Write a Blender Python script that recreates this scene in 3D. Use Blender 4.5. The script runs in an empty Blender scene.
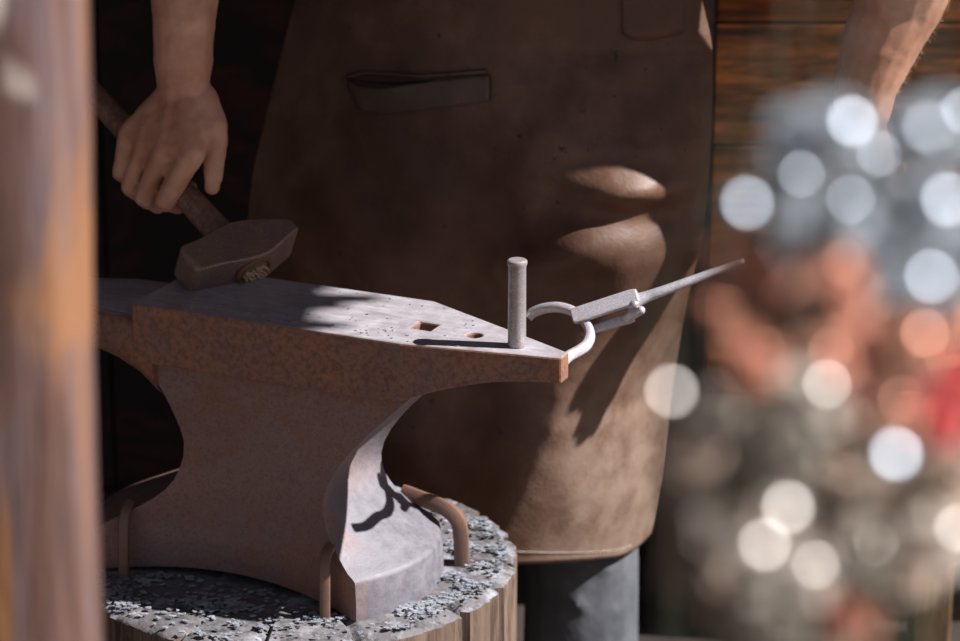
import bpy, bmesh, math, random
from mathutils import Vector, Matrix, noise
random.seed(7)
C = bpy.context.scene.collection
PI = math.pi
# ------------------------------------------------------------ camera frame
DIST = 2.9; PITCH = math.radians(18.5)
CAM = Vector((0, -DIST*math.cos(PITCH), .80 + DIST*math.sin(PITCH)))
FPX = 108/36*960
cf = Vector((0, math.cos(PITCH), -math.sin(PITCH))); cr = Vector((1, 0, 0)); cu = Vector((0, math.sin(PITCH), math.cos(PITCH)))
def ray(px, py): return cf + cr*((px-480)/FPX) - cu*((py-320.5)/FPX)
def PY(px, py, y):
    d = ray(px, py); return CAM + d*((y-CAM.y)/d.y)
def PZ(px, py, z):
    d = ray(px, py); return CAM + d*((z-CAM.z)/d.z)
def PD(px, py, dist): return CAM + ray(px, py)*dist
AZ = 8; EL = 43.2
SUN = Vector((math.cos(math.radians(EL))*math.cos(math.radians(AZ)), -math.cos(math.radians(EL))*math.sin(math.radians(AZ)), math.sin(math.radians(EL)))).normalized()
# ------------------------------------------------------------ materials
def lin(c): return tuple(((v/255)/12.92 if v/255 <= .04045 else ((v/255+.055)/1.055)**2.4) for v in c)
class NT:
    def __init__(s, name, rough=.6, metal=0.0, spec=.5):
        m = bpy.data.materials.new(name); m.use_nodes = True; s.m = m
        s.t = m.node_tree; s.b = s.t.nodes['Principled BSDF']
        s.b.inputs['Roughness'].default_value = rough; s.b.inputs['Metallic'].default_value = metal
        s.b.inputs['Specular IOR Level'].default_value = spec
        s.tc = s.t.nodes.new('ShaderNodeTexCoord'); s.co = s.tc.outputs['Object']
    def n(s, k, **kw):
        x = s.t.nodes.new(k)
        for a, v in kw.items():
            if a in x.inputs.keys(): x.inputs[a].default_value = v
            else: setattr(x, a, v)
        return x
    def l(s, a, b): s.t.links.new(a, b)
    def map(s, scale=(1,1,1), rot=(0,0,0)):
        m = s.n('ShaderNodeMapping'); m.inputs['Scale'].default_value = scale; m.inputs['Rotation'].default_value = rot
        s.l(s.co, m.inputs['Vector']); return m.outputs[0]
    def noise(s, scale, detail=5, rough=.6, vec=None, dist=0):
        x = s.n('ShaderNodeTexNoise', Scale=scale, Detail=detail, Roughness=rough, Distortion=dist)
        s.l(vec or s.co, x.inputs['Vector']); return x.outputs['Fac']
    def ramp(s, fac, stops):
        r = s.n('ShaderNodeValToRGB'); e = r.color_ramp.elements
        while len(e) < len(stops): e.new(.5)
        for i, (p, c) in enumerate(stops):
            e[i].position = p
            e[i].color = (*c, 1) if not isinstance(c, (int, float)) else (c, c, c, 1)
        s.l(fac, r.inputs[0]); return r.outputs[0]
    def mix(s, fac, a, b, mode='MIX'):
        x = s.n('ShaderNodeMix', data_type='RGBA', blend_type=mode)
        for sock, v in ((0, fac), (6, a), (7, b)):
            if hasattr(v, 'links'): s.l(v, x.inputs[sock])
            elif sock == 0: x.inputs[0].default_value = v
            else: x.inputs[sock].default_value = (*v, 1)
        return x.outputs[2]
    def col(s, v):
        if hasattr(v, 'links'): s.l(v, s.b.inputs['Base Color'])
        else: s.b.inputs['Base Color'].default_value = (*v, 1)
        return s
    def bump(s, h, strength=.5, dist=.002):
        b = s.n('ShaderNodeBump', Strength=strength, Distance=dist); s.l(h, b.inputs['Height'])
        s.l(b.outputs[0], s.b.inputs['Normal']); return s
    def rgh(s, v): s.l(v, s.b.inputs['Roughness']); return s
    def met(s, v): s.l(v, s.b.inputs['Metallic']); return s

def iron(name, base, rust, amt=.5, scale=1, metal=.35, rough=(.45,.8), bumpd=.0015, dark=None):
    t = NT(name)
    n1 = t.noise(14*scale, 8, .65); n2 = t.noise(70*scale, 6, .7); n3 = t.noise(260*scale, 3, .6)
    f = t.mix(.45, n1, n2)
    rf = t.ramp(f, [(.52-amt*.25, 0.0), (.64-amt*.12, 1.0)])
    c = t.mix(rf, base, rust)
    c = t.mix(t.ramp(n3, [(.35, .75), (.65, 0.0)]), c, dark or tuple(v*.45 for v in base))
    t.col(c)
    t.rgh(t.ramp(n2, [(.3, rough[0]), (.7, rough[1])]))
    t.met(t.ramp(rf, [(0, metal), (1, metal*.15)]))
    h = t.mix(.5, n2, n3); t.bump(h, .7, bumpd)
    return t.m
M = {}
M['anvil_body'] = iron('rusty_cast_steel', (.17,.125,.125), (.20,.085,.05), .42, 1, .3)
def anvil_body_mat():
    t = NT('anvil_body_steel')
    n1 = t.noise(9, 8, .65); n2 = t.noise(60, 6, .7); n3 = t.noise(320, 3, .6)
    rf = t.ramp(t.mix(.4, n1, n2), [(.45, 0.0), (.60, .8)])
    c = t.mix(rf, (.22,.145,.138), (.235,.105,.065))
    c = t.mix(t.ramp(n3, [(.36, .35), (.52, 0.0)]), c, (.06,.035,.03))
    # dusty grey steel with sunlight painted in, on the right end of the waist and foot
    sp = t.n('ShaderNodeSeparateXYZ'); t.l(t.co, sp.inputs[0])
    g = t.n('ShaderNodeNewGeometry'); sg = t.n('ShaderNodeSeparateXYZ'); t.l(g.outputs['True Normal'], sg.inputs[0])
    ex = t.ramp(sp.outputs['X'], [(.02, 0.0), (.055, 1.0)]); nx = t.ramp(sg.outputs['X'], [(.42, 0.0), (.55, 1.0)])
    sunlit_grey = t.mix(t.ramp(n2, [(.3, 0.0), (.7, 1.0)]), (.125,.115,.132), (.20,.188,.215))
    sunlit_grey = t.mix(t.ramp(n1, [(.60, 0.0), (.75, .6)]), sunlit_grey, (.11,.062,.048))
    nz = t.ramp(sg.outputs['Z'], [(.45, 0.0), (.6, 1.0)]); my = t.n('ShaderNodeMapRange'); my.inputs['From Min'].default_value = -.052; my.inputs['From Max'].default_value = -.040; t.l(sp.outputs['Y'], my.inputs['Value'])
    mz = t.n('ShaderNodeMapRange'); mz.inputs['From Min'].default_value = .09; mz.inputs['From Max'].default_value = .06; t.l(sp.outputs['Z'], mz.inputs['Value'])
    ex = t.mix(1.0, ex, t.mix(1.0, my.outputs[0], mz.outputs[0], 'LIGHTEN'), 'MULTIPLY')  # mask follows the block's shadow edge, so the shaded strip stays brown
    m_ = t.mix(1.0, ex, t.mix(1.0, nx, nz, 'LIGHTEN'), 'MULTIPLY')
    t.col(t.mix(m_, c, sunlit_grey)); t.rgh(t.ramp(n2, [(.3, .5), (.7, .75)])); t.met(t.ramp(rf, [(0, .25), (1, .05)]))
    t.bump(t.mix(.5, n2, n3), .6, .0012); return t.m
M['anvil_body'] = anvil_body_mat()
def anvil_block_mat():
    # polished top (normal up), rusty sides
    t = NT('anvil_face_steel')
    n1 = t.noise(12, 8, .65); n2 = t.noise(50, 8, .75); n3 = t.noise(170, 9, .8)
    rf = t.ramp(t.mix(.45, n1, n2), [(.42, 0.0), (.58, 1.0)])
    side = t.mix(rf, (.21,.120,.105), (.29,.135,.078))
    side = t.mix(t.ramp(n3, [(.36, .8), (.56, 0.0)]), side, (.075,.040,.034))
    st = t.map((3, 30, 1))
    sc = t.noise(6, 5, .7, st)
    top = t.mix(t.ramp(t.mix(.5, n2, sc), [(.38, 0.0), (.62, 1.0)]), (.34,.305,.325), (.56,.53,.58))
    top = t.mix(t.ramp(n1, [(.55, 0.0), (.72, .7)]), top, (.26,.14,.08))
    g = t.n('ShaderNodeNewGeometry'); sp = t.n('ShaderNodeSeparateXYZ'); t.l(g.outputs['True Normal'], sp.inputs[0])
    up = t.ramp(sp.outputs['Z'], [(.88, 0.0), (.96, 1.0)])
    t.col(t.mix(up, side, top))
    t.met(t.ramp(up, [(0, .08), (1, .35)])); 
    t.rgh(t.mix(up, t.ramp(n2, [(.3, .55), (.7, .8)]), t.ramp(n2, [(.3, .36), (.7, .55)])))
    t.bump(t.mix(.55, n2, n3), .55, .0011); return t.m
M['anvil_face'] = anvil_block_mat()
M['steel'] = iron('scuffed_bare_steel', (.42,.39,.41), (.26,.17,.14), .12, 3, .4, (.32,.5), .0004)
M['tongs'] = iron('forged_tong_steel', (.66,.64,.70), (.42,.33,.30), .04, 3, .3, (.35,.55), .0006)
M['staple'] = iron('brown_forged_staple', (.20,.13,.11), (.22,.10,.055), .5, 4, .35, (.45,.7), .0006)
M['hammer'] = iron('hammer_steel', (.29,.20,.18), (.34,.185,.10), .42, 2, .4, (.28,.48), .0006)
def wood(name, c1, c2, c3, axis=(1,1,18), sc=6, rough=.7, bd=.001, dist=1.5):
    t = NT(name, rough)
    v = t.map(axis)
    n1 = t.noise(sc, 6, .6, v, dist); n2 = t.noise(sc*7, 4, .6, v)
    c = t.ramp(n1, [(.3, c1), (.5, c2), (.72, c3)])
    c = t.mix(t.ramp(n2, [(.4, .55), (.6, 0.0)]), c, tuple(k*.4 for k in c1))
    t.col(c); t.bump(t.mix(.5, n1, n2), .6, bd); return t.m
M['handle'] = wood('worn_ash_handle', (.13,.06,.038), (.24,.125,.078), (.34,.21,.14), (20,20,1.2), 5, .6)
M['wedge'] = wood('splintered_end_grain', (.40,.22,.11), (.75,.52,.30), (.90,.74,.52), (1,1,1), 160, .8)
M['eye_rust'] = iron('rusty_eye_rim', (.20,.09,.04), (.30,.13,.04), .6, 5, .1)
M['wall_warm'] = wood('varnished_pine_planks', (.014,.004,.001), (.15,.036,.004), (.42,.13,.018), (1.6,3,12), 2.2, .45, .001, 1.2)
M['wall_warm'].node_tree.nodes['Principled BSDF'].inputs['Specular IOR Level'].default_value = .15
M['wall_dark'] = wood('near_black_planks', (.004,.003,.003), (.012,.005,.004), (.085,.014,.010), (1,1,2), 3.0, .8)  # near-black boards with dark red blotches
M['shed_timber'] = wood('dark_shed_timber', (.03,.015,.01), (.06,.03,.018), (.10,.05,.03), (8,8,1), 3, .7)
M['tan_timber'] = wood('tan_timber', (.13,.075,.035), (.22,.13,.06), (.32,.2,.1), (12,12,1), 3, .7)
def post_mat():
    t = NT('weathered_post_wood', .55)
    v = t.map((9, 9, .7)); n1 = t.noise(2.6, 4, .6, v, .8); n2 = t.noise(20, 5, .6, v)
    c = t.ramp(n1, [(.36, (.05,.024,.018)), (.46, (.14,.07,.052)), (.54, (.15,.105,.108)), (.62, (.27,.115,.042))])
    c = t.mix(t.ramp(n2, [(.4, .5), (.58, 0.0)]), c, (.07,.045,.045))
    k = t.noise(7, 3, .5); c = t.mix(t.ramp(k, [(.55, 0.0), (.68, .75)]), c, (.28,.125,.05))
    p = t.noise(16, 2, .4, t.map((1,1,.55))); c = t.mix(t.ramp(p, [(.64, 0.0), (.69, 1.0)]), c, (.55,.47,.42))
    t.col(c); t.bump(n2, .7, .004); return t.m
M['post'] = post_mat()
def stump_top():
    t = NT('weathered_end_grain', .85)
    vo = t.n('ShaderNodeTexVoronoi', Scale=48.0); t.l(t.co, vo.inputs['Vector'])
    n1 = t.noise(9, 6, .7); n2 = t.noise(90, 5, .7); n3 = t.noise(30, 4, .7)
    c = t.ramp(n1, [(.32, (.085,.075,.078)), (.52, (.15,.138,.148)), (.7, (.23,.22,.24))])
    c = t.mix(t.ramp(n2, [(.36, .8), (.52, 0.0)]), c, (.035,.028,.026))
    c = t.mix(t.ramp(n3, [(.55, 0.0), (.66, .7)]), c, (.33,.34,.38))
    t.col(c); t.bump(t.mix(.5, n2, n3), .9, .004); return t.m
M['stump_top'] = stump_top()
def stump_side():
    t = NT('split_stump_side', .8)
    v = t.map((9, 9, 1.0)); n1 = t.noise(1.8, 8, .7, v, .8); n2 = t.noise(7, 5, .7, v)
    c = t.ramp(n1, [(.3, (.06,.036,.024)), (.5, (.14,.092,.065)), (.7, (.22,.165,.13))])
    c = t.mix(t.ramp(n2, [(.38, .85), (.52, 0.0)]), c, (.04,.02,.012))
    t.col(c); t.bump(t.mix(.5, n1, n2), .9, .005); return t.m
M['stump_side'] = stump_side()
t = NT('pale_scale_flake', .45, .25); t.col(t.ramp(t.noise(60, 3), [(.35, (.17,.18,.21)), (.65, (.38,.40,.45))])); M['flake'] = t.m
def leather(name, a, b, c3, bd=.0012, rough=(.42,.68)):
    t = NT(name)
    n1 = t.noise(4.5, 7, .6); n2 = t.noise(22, 6, .65); n3 = t.noise(210, 3, .6)
    c = t.ramp(t.mix(.4, n1, n2), [(.36, a), (.5, b), (.62, c3)])
    sp = t.noise(95, 2, .5); c = t.mix(t.ramp(sp, [(.70, 0.0), (.76, .8)]), c, tuple(k*.3 for k in a))
    if name == 'oiled_brown_leather':   # paler tone painted in for sunlight on the lower right hem
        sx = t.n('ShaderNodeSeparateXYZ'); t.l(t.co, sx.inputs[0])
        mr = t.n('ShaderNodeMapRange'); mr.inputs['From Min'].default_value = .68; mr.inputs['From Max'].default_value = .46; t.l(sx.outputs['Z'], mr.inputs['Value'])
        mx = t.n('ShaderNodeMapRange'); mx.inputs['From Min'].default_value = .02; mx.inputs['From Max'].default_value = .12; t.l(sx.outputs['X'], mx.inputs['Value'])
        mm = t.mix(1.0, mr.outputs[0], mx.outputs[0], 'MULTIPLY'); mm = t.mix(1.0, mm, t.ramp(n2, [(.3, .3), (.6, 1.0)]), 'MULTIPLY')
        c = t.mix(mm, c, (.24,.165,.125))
    t.col(c); t.rgh(t.ramp(n2, [(.3, rough[0]), (.7, rough[1])]))
    wr = t.noise(9, 4, .5, t.map((1, 1, 2.2)), 1.0)
    hh = t.mix(.25, n3, wr)
    t.bump(hh, .6, bd); return t.m
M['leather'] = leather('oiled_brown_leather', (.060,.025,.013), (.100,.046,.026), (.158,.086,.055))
M['leather_band'] = leather('pocket_leather', (.058,.034,.027), (.085,.052,.042), (.12,.078,.062))
M['pocket_dark'] = leather('pocket_shade', (.03,.018,.014), (.04,.024,.018), (.05,.03,.022))  # dark tone for the shade inside the pocket mouth
t = NT('grey_waxed_thread', .7); t.col((.42,.36,.31)); M['thread'] = t.m
def skin():
    t = NT('tanned_skin', .5)
    n1 = t.noise(22, 5, .6); n2 = t.noise(160, 4, .6); n3 = t.noise(45, 3, .5)
    c = t.ramp(n1, [(.32, (.44,.20,.125)), (.55, (.57,.30,.205)), (.72, (.66,.39,.28))])
    c = t.mix(t.ramp(n3, [(.58, 0.0), (.72, .5)]), c, (.50,.17,.11))
    t.col(c); t.b.inputs['Subsurface Weight'].default_value = .12
    t.b.inputs['Subsurface Radius'].default_value = (.008,.003,.0015); t.b.inputs['Subsurface Scale'].default_value = .5
    t.bump(t.mix(.35, n2, n3), .35, .0012); return t.m
M['skin'] = skin()
t = NT('arm_hair', .5); t.col((.50,.33,.2)); M['arm_hair'] = t.m
t = NT('brown_hair', .6); t.col((.06,.035,.02)); M['hair'] = t.m
t = NT('dark_shirt_cloth', .9); t.col((.03,.03,.035)); t.bump(t.noise(300), .3, .001); M['shirt'] = t.m
t = NT('grey_work_trousers', .85); t.col(t.ramp(t.noise(12, 6), [(.35, (.055,.058,.07)), (.65, (.11,.115,.13))])); t.bump(t.noise(18, 4, .5), .6, .006); M['trousers'] = t.m
t = NT('black_boot_leather', .5); t.col((.02,.016,.014)); M['boot'] = t.m
t = NT('eye_white', .3); t.col((.7,.68,.64)); M['eye'] = t.m
t = NT('packed_earth', .95); t.col(t.ramp(t.noise(3, 6), [(.35, (.16,.11,.075)), (.65, (.28,.21,.15))])); t.bump(t.noise(20, 5), .6, .01); M['earth'] = t.m
t = NT('shed_floor', .95); t.col(t.ramp(t.noise(3, 6), [(.35, (.018,.012,.009)), (.65, (.04,.025,.018))])); t.bump(t.noise(20, 5), .6, .01); M['floor'] = t.m
def flower_mat(name, c, metal=.0, rough=.6):
    t = NT(name, rough, metal); t.col(t.mix(t.ramp(t.noise(90, 4), [(.35, 0.0), (.65, 1.0)]), tuple(k*.55 for k in c), c)); return t.m
# ------------------------------------------------------------ mesh helpers
def link(name, bm, mats, parent=None, smooth=True, autos=None, recalc=True):
    if recalc: bmesh.ops.recalc_face_normals(bm, faces=bm.faces[:])
    me = bpy.data.meshes.new(name); bm.to_mesh(me); bm.free()
    if smooth: me.polygons.foreach_set('use_smooth', [True]*len(me.polygons))
    if autos is not None: me.set_sharp_from_angle(angle=math.radians(autos))
    o = bpy.data.objects.new(name, me); C.objects.link(o)
    for m in (mats if isinstance(mats, (list, tuple)) else [mats]): me.materials.append(m)
    if parent: o.parent = parent; o.matrix_parent_inverse = parent.matrix_basis.inverted() if not parent.parent else Matrix()
    return o
def empty(name, loc, label=None, cat=None, group=None, rot=(0,0,0)):
    o = bpy.data.objects.new(name, None); C.objects.link(o); o.location = loc; o.rotation_euler = rot; o.empty_display_size = .05
    tag(o, label, cat, group); return o
def tag(o, label=None, cat=None, group=None, kind=None):
    if label: o['label'] = label
    if cat: o['category'] = cat
    if group: o['group'] = group
    if kind: o['kind'] = kind
    return o
def loft(bm, rings, cap=True, closed=True):
    vs = [[bm.verts.new(p) for p in r] for r in rings]
    n = len(rings[0])
    for a, b in zip(vs, vs[1:]):
        for i in range(n if closed else n-1):
            j = (i+1) % n
            bm.faces.new((a[i], a[j], b[j], b[i]))
    if cap:
        bm.faces.new(vs[0][::-1]); bm.faces.new(vs[-1])
    return vs
def catmull(pts, sub=6):
    out = []
    P = [pts[0]] + list(pts) + [pts[-1]]
    for i in range(1, len(P)-2):
        for k in range(sub):
            t_ = k/sub; a, b, c, d = P[i-1], P[i], P[i+1], P[i+2]
            out.append(.5*((2*b)+(c-a)*t_+(2*a-5*b+4*c-d)*t_**2+(-a+3*b-3*c+d)*t_**3))
    out.append(pts[-1].copy()); return out
def interp(x, tab):
    if x <= tab[0][0]: return tab[0][1]
    for (a, u), (b, v) in zip(tab, tab[1:]):
        if x <= b:
            f = (x-a)/(b-a); return u+(v-u)*f
    return tab[-1][1]
def sinterp(x, tab):
    # smooth (monotone-ish catmull) interpolation
    n = len(tab)
    if x <= tab[0][0]: return tab[0][1]
    if x >= tab[-1][0]: return tab[-1][1]
    for i in range(n-1):
        if x <= tab[i+1][0]:
            x0, y0 = tab[i]; x1, y1 = tab[i+1]
            m0 = (y1-tab[i-1][1])/(x1-tab[i-1][0]) if i > 0 else (y1-y0)/(x1-x0)
            m1 = (tab[i+2][1]-y0)/(tab[i+2][0]-x0) if i+2 < n else (y1-y0)/(x1-x0)
            h = x1-x0; s = (x-x0)/h
            return (2*s**3-3*s*s+1)*y0+(s**3-2*s*s+s)*h*m0+(-2*s**3+3*s*s)*y1+(s**3-s*s)*h*m1
def frames(pts, up=Vector((0,0,1))):
    fr = []; prev = None
    for i, p in enumerate(pts):
        d = (pts[min(i+1, len(pts)-1)]-pts[max(i-1, 0)]).normalized()
        if prev is None:
            x = d.cross(up)
            if x.length < .05: x = d.cross(Vector((1,0,0)))
            x.normalize()
        else:
            x = (prev - d*prev.dot(d)).normalized()
        y = d.cross(x).normalized(); fr.append((p, x, y)); prev = x
    return fr
def tube(bm, pts, rad, seg=14, up=Vector((0,0,1)), square=0, flat=1.0):
    fr = frames(pts, up); n = len(pts); rings = []
    for i, (p, x, y) in enumerate(fr):
        r = rad(i/(n-1)) if callable(rad) else rad
        rr, ff = r if isinstance(r, tuple) else (r, r*flat)
        ring = []
        for k in range(seg):
            a = 2*PI*k/seg + (PI/seg if square else 0)
            ca, sa = math.cos(a), math.sin(a)
            if square:
                e = 2/square; ca = math.copysign(abs(ca)**e, ca); sa = math.copysign(abs(sa)**e, sa)
            ring.append(p + x*rr*ca + y*ff*sa)
        rings.append(ring)
    return loft(bm, rings)
def box(bm, lo, hi, mat=None):
    vs = [bm.verts.new((x, y, z)) for x in (lo[0], hi[0]) for y in (lo[1], hi[1]) for z in (lo[2], hi[2])]
    fs = []
    for f in ((0,1,3,2),(4,6,7,5),(0,4,5,1),(2,3,7,6),(0,2,6,4),(1,5,7,3)): fs.append(bm.faces.new([vs[i] for i in f]))
    if mat:
        for v in vs: v.co = mat @ v.co
    return vs, fs
def bevel(o, w=.002, seg=2, ang=30):
    m = o.modifiers.new('bevel', 'BEVEL'); m.width = w; m.segments = seg; m.limit_method = 'ANGLE'; m.angle_limit = math.radians(ang); m.harden_normals = False
def bake(o):
    dg = bpy.context.evaluated_depsgraph_get(); dg.update()
    me = bpy.data.meshes.new_from_object(o.evaluated_get(dg)); old = o.data; o.modifiers.clear(); o.data = me; me.name = old.name
    bpy.data.meshes.remove(old); return o
def capsule(bm, a, b, ra, rb, seg=16, flat=None):
    # tapered capsule with round ends
    d = (b-a); L = d.length; d = d.normalized() if L > 1e-6 else Vector((0,0,1))
    x = d.cross(Vector((0,0,1)))
    if x.length < .05: x = d.cross(Vector((1,0,0)))
    x.normalize(); y = d.cross(x)
    rings = []; K = 5
    for k in range(K): th = PI/2*(k+.35)/K; rings.append((a - d*ra*math.cos(th), ra*math.sin(th)))
    rings.append((a, ra)); rings.append((b, rb))
    for k in range(K-1, -1, -1): th = PI/2*(k+.35)/K; rings.append((b + d*rb*math.cos(th), rb*math.sin(th)))
    loft(bm, [[c + x*r*math.cos(2*PI*i/seg) + y*r*math.sin(2*PI*i/seg) for i in range(seg)] for c, r in rings])
def chain(bm, pts, rads):
    for i in range(len(pts)-1): capsule(bm, pts[i], pts[i+1], rads[i], rads[i+1])
def ellipsoid(bm, c, r, mat=None, seg=24):
    res = bmesh.ops.create_uvsphere(bm, u_segments=seg, v_segments=seg//2, radius=1)
    for v in res['verts']:
        p = Vector((v.co.x*r[0], v.co.y*r[1], v.co.z*r[2]))
        if mat: p = mat @ p
        v.co = p + Vector(c)
# ============================================================ SETTING
def struct(name, bm, m, bev=0):
    o = link(name, bm, m, smooth=False); o['kind'] = 'structure'
    if bev: bevel(o, bev, 2)
    return o
def boxes(lst):
    bm = bmesh.new()
    for lo, hi in lst: box(bm, lo, hi)
    return bm
WY = 1.05
struct('floor', boxes([((-2.2,-.75,-.1),(1.7,WY+.3,0))]), M['floor'])
bm = boxes([((-6,-7,-.12),(8,-.75,-.005)), ((1.7,-.75,-.12),(8,6,-.005))]); struct('ground', bm, M['earth'])
lst = []; z = 0; k = 0
hs = [.15,.19,.16,.2,.17,.18,.155,.19,.16,.2,.17,.18,.19]
for h in hs:
    lst.append(((.318, WY, z+.002), (1.7, WY+.03+.003*(k % 2), z+h-.002))); z += h; k += 1
struct('wall_right', boxes(lst), M['wall_warm'], .002)
lst = []; x = -2.2
while x < .30:
    lst.append(((x+.002, WY+.25, 0), (x+.148, WY+.28, 2.3))); x += .15
lst.append(((-2.2, WY+.28, 0), (1.7, WY+.31, 2.3)))
struct('wall_back', boxes(lst), M['wall_dark'])
struct('wall_left', boxes([((-2.23,-.75,0),(-2.2,WY+.31,2.3))]), M['wall_dark'])
struct('added_baseboard', boxes([((-2.2,WY+.225,0),(.318,WY+.25,.1)), ((.3,WY-.02,0),(1.7,WY,.09))]), M['wall_dark'])  # dark strips added to cover bright lines where walls meet floor
struct('trim_1', boxes([((.255,WY+.02,0),(.300,WY+.06,2.3))]), M['shed_timber'], .004)
q = PY(930, 620, WY-.1)
struct('trim_2', boxes([((q.x-.026,WY-.12,0),(q.x+.026,WY-.06,.42)), ]), M['tan_timber'], .003)
q2 = PY(885, 620, WY-.1)
# roof: its right edge throws the shade line over the left of the anvil
SHADE_C = .918
XE = 1.45; ZE = SHADE_C + math.tan(math.radians(EL))/math.cos(math.radians(AZ))*XE
lst = []; y = -.75
while y < WY+.3:
    wd_ = .022 if -.5 < y < .35 else .18   # unseen ragged slats added along the eave to streak the shade line
    lst.append(((-2.25, y, ZE), (XE+(random.uniform(-.03,.055) if wd_ < .1 else 0), y+wd_, ZE+.03+.006*(len(lst) % 2)))); y += wd_
struct('ceiling', boxes(lst), M['shed_timber'])
# ============================================================ STUMP
SZ = .475; SC = Vector((-.200, .158, 0)); SR = .238
def stump():
    bm = bmesh.new(); N = 260
    cracks = [(random.uniform(0, 2*PI), random.uniform(.004, .012), random.uniform(.008, .02)) for _ in range(10)]
    # cracks where the photo shows them, on the near right rim
    for a in (-70, -38, -20, -4, 14, 33, -96, -118): cracks.append((math.radians(a), .016, .014))
    def R(a, z):
        r = SR*(1+.010*math.sin(2*a+1)+.008*math.sin(3*a)+.006*noise.noise(Vector((math.cos(a)*6, math.sin(a)*6, z*1.5))))
        r += .004*noise.noise(Vector((math.cos(a)*40, math.sin(a)*40, z*3)))
        for c, d, w in cracks:
            da = abs((a-c+PI) % (2*PI)-PI)
            if da < w*2.5: r -= d*math.exp(-(da/w)**2)*1.2
        return r
    zs = [0, .1, .2, .3, .36, .40, .43, .45, .462, .470]
    rings = [[Vector((R(2*PI*i/N, z_)*math.cos(2*PI*i/N), R(2*PI*i/N, z_)*math.sin(2*PI*i/N), z_)) for i in range(N)] for z_ in zs]
    side = loft(bm, rings, cap=False)
    nf = len(bm.faces)
    top = [side[-1]]
    for f in (.985, .95, .9, .82, .72, .6, .45, .3, .15):
        ring = []
        for i in range(N):
            a = 2*PI*i/N; rr = R(a, .47)*f
            zz = SZ + (-.002 if f > .97 else 0) + .0012*noise.noise(Vector((math.cos(a)*rr*90, math.sin(a)*rr*90, 3)))
            for c, d, w in cracks:
                if w < .0145 and f > .55:
                    da = abs((a-c+PI) % (2*PI)-PI)*rr
                    if da < .004: zz -= .012*(1-da/.004)*min(1, (f-.55)*4)
            # chipped rim
            if f > .93: zz -= .006*max(0, noise.noise(Vector((math.cos(a)*9, math.sin(a)*9, 8))))
            ring.append(bm.verts.new((rr*math.cos(a), rr*math.sin(a), zz)))
        top.append(ring)
    for a_, b_ in zip(top, top[1:]):
        for i in range(N):
            f = bm.faces.new((a_[i], a_[(i+1) % N], b_[(i+1) % N], b_[i])); f.material_index = 1
    f = bm.faces.new(top[-1]); f.material_index = 1
    f = bm.faces.new(side[0][::-1])
    o = link('tree_stump', bm, [M['stump_side'], M['stump_top']], autos=50)
    o.location = SC
    tag(o, 'thick round wooden stump with cracked grey top carrying the anvil', 'stump')
    return o
stump()
# ============================================================ ANVIL
AO = Vector((-.182, .106, SZ)); AY = math.radians(-24.5); AH = .305
AM = Matrix.Translation(AO) @ Matrix.Rotation(AY, 4, 'Z')
def A(u, v, h): return AM @ Vector((u, v, h))
anvil = empty('anvil', AO, 'big rusty steel anvil with worn flat face standing on the wooden stump', 'anvil', rot=(0,0,AY))
def section(uL, uR, vN, vF, bL, bR, cN, cF, n=14):
    pts = []
    for i in range(n):
        t_ = i/n; u = uL+(uR-uL)*t_; w = 1-(2*t_-1)**2
        pts.append((u, vN + cN*w))
    for i in range(n):
        t_ = i/n; w = 1-(2*t_-1)**2
        pts.append((uR + bR*w, vN+(vF-vN)*t_))
    for i in range(n):
        t_ = i/n; w = 1-(2*t_-1)**2
        pts.append((uR+(uL-uR)*t_, vF - cF*w))
    for i in range(n):
        t_ = i/n; w = 1-(2*t_-1)**2
        pts.append((uL - bL*w, vF+(vN-vF)*t_))
    return pts
TR = [(0,.099),(.043,.097),(.050,.088),(.062,.076),(.08,.061),(.10,.052),(.122,.050),(.15,.061),(.183,.086),(.215,.118),(.242,.146)]
TL = [(0,-.225),(.043,-.222),(.052,-.212),(.065,-.192),(.085,-.158),(.105,-.134),(.127,-.122),(.155,-.119),(.19,-.134),(.215,-.149),(.242,-.168)]
TN = [(0,-.088),(.043,-.086),(.06,-.079),(.08,-.072),(.11,-.065),(.15,-.057),(.20,-.055),(.242,-.055)]
TF = [(0,.114),(.043,.112),(.06,.098),(.08,.086),(.11,.074),(.15,.068),(.242,.069)]
TB = [(0,.038),(.043,.036),(.06,.026),(.09,.006),(.13,-.016),(.2,-.016),(.242,-.002)]
TC = [(0,.034),(.043,.032),(.08,.020),(.12,.006),(.16,0),(.242,0)]
bm = bmesh.new(); rings = []
hsamp = [0,.02,.040,.043,.046,.050,.055,.062,.070,.080,.09,.10,.112,.125,.14,.155,.17,.185,.2,.215,.23,.242]
NS = 18
for h in hsamp:
    s_ = section(sinterp(h,TL), sinterp(h,TR), sinterp(h,TN), sinterp(h,TF), sinterp(h,TB), sinterp(h,TB), sinterp(h,TC), sinterp(h,TC), NS)
    r_ = []
    for k, (u, v) in enumerate(s_):
        hh = h
        if h < .03:   # arched underside along the long sides
            ut = (u+.065)/.16; hh = h + (.012*max(0, 1-ut*ut) if h == 0 else 0)
        r_.append(Vector((u, v, hh)))
    rings.append(r_)
loft(bm, rings)
for e in bm.edges:
    if len(e.link_faces) == 2: pass
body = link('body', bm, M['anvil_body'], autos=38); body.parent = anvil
body.matrix_parent_inverse = Matrix()
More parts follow.
